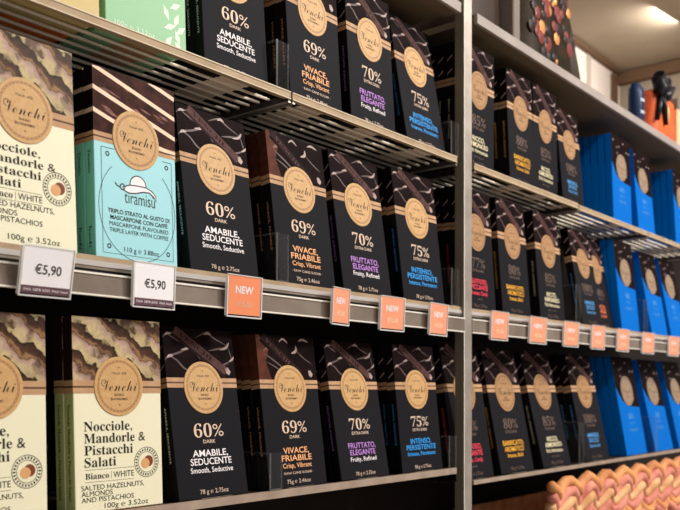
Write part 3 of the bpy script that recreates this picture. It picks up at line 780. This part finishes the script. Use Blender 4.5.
fs = [(i * n + j, i * n + (j + 1) % n, (i + 1) * n + (j + 1) % n, (i + 1) * n + j) for i in range(len(prof) - 1) for j in range(n)] + [tuple(range(n - 1, -1, -1)), tuple((len(prof) - 1) * n + j for j in range(n))]
b.mesh(vs, fs, 'navy', True); b.build('tin_body', r); r.scale = (.47, .5, .55)
b = MB()
for z, hw in ((13.0, 1.7), (8.6, 1.7), (4.0, 1.3)):
    pts = [(x, -(.8 * 4.05 * math.sqrt(max(0, 1 - (x / 4.5) ** 2))) - .04) for x in [(-hw + i * hw / 4 - .6) for i in range(9)]]
    for i in range(8): b.face([(pts[i][0], pts[i][1], z - .55), (pts[i + 1][0], pts[i + 1][1], z - .55), (pts[i + 1][0], pts[i + 1][1], z + .55), (pts[i][0], pts[i][1], z + .55)], 'navymark')
b.build('pale_marks', r); tag(r, 'navy blue tin with pale marks on the top shelf beside the orange bag', 'tin')
r, hx, hy = bag('gift_bag', 183.6, 197, 2, 7, zt, 10.8, .04, 'orangebag', 'orange gift bag with black bow at the far end of top shelf', 'gift bag')
b = MB()
for s, tp in ((-1, 5.6), (1, 4.6)):
    b.tube([(-3.4, -hy - .2, 11), (-3.4 + s * 2.2, -hy - .6, 11 + tp * .5), (-3.4 + s * 3.2, -hy - .8, 11 + tp * .3), (-3.4 + s * 2.4, -hy - .6, 10.4), (-3.4, -hy - .2, 10.6)], [.6, 1.3, 1.5, 1.1, .6], 'ribbonblack', 8)
    b.tube([(-3.4, -hy - .2, 10.5), (-3.4 + s * 1.5, -hy - .5, 8), (-3.4 + s * 2.6, -hy - .4, 4.5)], [.7, .6, .5], 'ribbonblack', 6)
b.tube([(-3.4, -hy - .3, 10), (-3.2, -hy - .2, 12.5), (-2.8, -hy, 14)], [1.2, 1.5, .5], 'ribbonblack', 8)
b.build('bow', r)
b = MB(); b.face([(-1.9, -hy * 1.05 - .3, 7.2), (.6, -hy * 1.05 - .3, 5.4), (1.4, -hy * 1.05 - .3, 8.2), (-1.2, -hy * 1.05 - .3, 9.8)], 'khaki'); b.build('gift_card', r)
r = empty('pink_box', (202, 5, zt)); b = MB(); b.bbox(-4, 4, -3, 3, 0, 12.5, 'peach', .2); b.build('carton', r); b = MB(); b.box(-4.04, 4.04, -3.04, 3.04, 10.2, 12.54, 'packwhite'); b.build('lid', r); tag(r, 'pale pink box right of the orange gift bag on top shelf', 'box')

# ------------------------------------------------------------------ basket under the lower right shelf
K['strawA'] = mat('orange_straw', (226, 160, 104), .6, noise=((196, 126, 84), 45), bump=.3)
K['strawB'] = mat('pink_straw', (224, 150, 132), .6, noise=((188, 108, 96), 45), bump=.3)
K['strawC'] = mat('tan_straw', (230, 184, 136), .6, noise=((200, 146, 100), 45), bump=.3)
r = empty('woven_basket', (166, 0, -40.3))
b = MB()
for x in range(-40, 42, 4):
    for j in range(6):
        z = 1 + j * 3.6; o = .35 if (x // 4 + j) % 2 else -.35
        b.box(x - 2.0, x + 2.0, -2.2 + o - .35, -2.2 + o + .35, z - 1.7, z + 1.7, 'strawB' if j % 2 else 'strawA')
b.box(-42, 42, -1.7, 14, -.6, .4, 'strawC'); b.box(-42, 42, 13.4, 14, 0, 21, 'strawC'); b.box(-42, -41.4, -1.7, 14, 0, 21, 'strawC'); b.box(41.4, 42, -1.7, 14, 0, 21, 'strawC')
b.build('basket_body', r)
for k in range(6):
    pts = []; rr = []
    for i in range(0, 93):
        x = -41 + i * .9; ph = (x / 7.6) % 1
        tri = 1 - 4 * abs(ph - .5)
        pts.append((x, -2.7 + .5 * math.sin(PI * 2 * ph + k), 25.1 - k * 1.55 + 1.25 * tri)); rr.append(.86)
    t = MB(); t.tube(pts, rr, ('strawA', 'strawB', 'strawC', 'strawB', 'strawA', 'strawB')[k], 10); t.build('braid_strand', r)
tag(r, 'woven straw basket with braided rim under the lower right shelf', 'basket')

# ------------------------------------------------------------------ setting
def sbox(name, x0, x1, y0, y1, z0, z1, k, **kk):
    b = MB(); b.box(x0, x1, y0, y1, z0, z1, k, **kk); return struct(b.build(name))
sbox('floor', -150, 420, -330, 60, -120, -118, 'floor')
sbox('ceiling', -150, 420, -330, 60, 175, 178, 'ceil')
sbox('wall_back', -150, 420, 18.3, 19.3, -118, 50.6, 'back')
sbox('wall_back_upper', -150, 237, 30, 31.5, 52, 175, 'cubby')
sbox('wall_end', 236, 238, -1, 31.5, 52, 86, 'soffit')
sbox('trim_1', 20, 237, 28.6, 30, 85.6, 87, 'trim')
sbox('trim_2', 229.5, 233.2, 29.4, 30, 52, 85, 'trim')
sbox('trim_3', 233.8, 236, -1, 30, 83.2, 86.2, 'trim')
sbox('trim_4', 214.0, 216.2, 29.7, 30, 52, 86, 'trimpale')
sbox('wall_soffit', 20, 237, -4, 30, 86.5, 88, 'soffit')
r = empty('base_deck', (113, 0, -118)); b = MB(); b.box(-93, 94, -9, 18, 0, 77.2, 'board'); b.build('plinth', r)
b = MB(); b.box(-93, 94, -9.2, -9, 74, 77.3, 'fascia'); b.build('edge_trim', r); tag(r, 'dark base deck carrying the basket below the shelves', 'shelf base')

# ------------------------------------------------------------------ lights
def area(x, y, z, tx, ty, tz, size, watt, col=(1, .95, .88), spread=PI):
    l = bpy.data.lights.new('ceiling_or_fill_lamp', 'AREA'); l.shape = 'DISK'; l.size = size; l.energy = watt; l.color = col; l.spread = spread
    o = bpy.data.objects.new('ceiling_or_fill_lamp', l); COL.objects.link(o)
    o.location = (x * CM, y * CM, z * CM)
    o.rotation_euler = (Vector((tx, ty, tz)) - Vector((x, y, z))).to_track_quat('-Z', 'Y').to_euler()
    return o
area(260, -210, 165, 120, 0, 15, .3, 72)
area(190, -120, 165, 130, 0, 15, .25, 12)
area(105, -130, 165, 50, 0, 15, .2, 18)
area(205, 6, 85.5, 208, 30, 66, .12, 1.6, (1, .92, .84))  # added fill lamp under the soffit, brightens the off-white upper panel
w = bpy.data.worlds.new('store_ambient'); S.world = w; w.use_nodes = True
w.node_tree.nodes['Background'].inputs[0].default_value = (1, .93, .86, 1); w.node_tree.nodes['Background'].inputs[1].default_value = .42

# ------------------------------------------------------------------ camera
f = 885.0
cam = bpy.data.cameras.new('camera'); co = bpy.data.objects.new('camera', cam); COL.objects.link(co); S.camera = co
cam.sensor_fit = 'HORIZONTAL'; cam.sensor_width = 36; cam.lens = f * 36 / 680
cam.shift_y = (391 - 255) / 680
cam.clip_start = .01
a = math.radians(39.05)
co.location = (0, -.63, 0)
co.rotation_euler = (PI / 2, 0, a - PI / 2)
cam.dof.use_dof = True; cam.dof.focus_distance = .88; cam.dof.aperture_fstop = 10.0
vs = S.view_settings
S.display_settings.display_device = 'sRGB'
vs.view_transform = 'Standard'; vs.look = 'None'; vs.exposure = 0; vs.gamma = 1
try: vs.use_curve_mapping = False
except Exception: pass
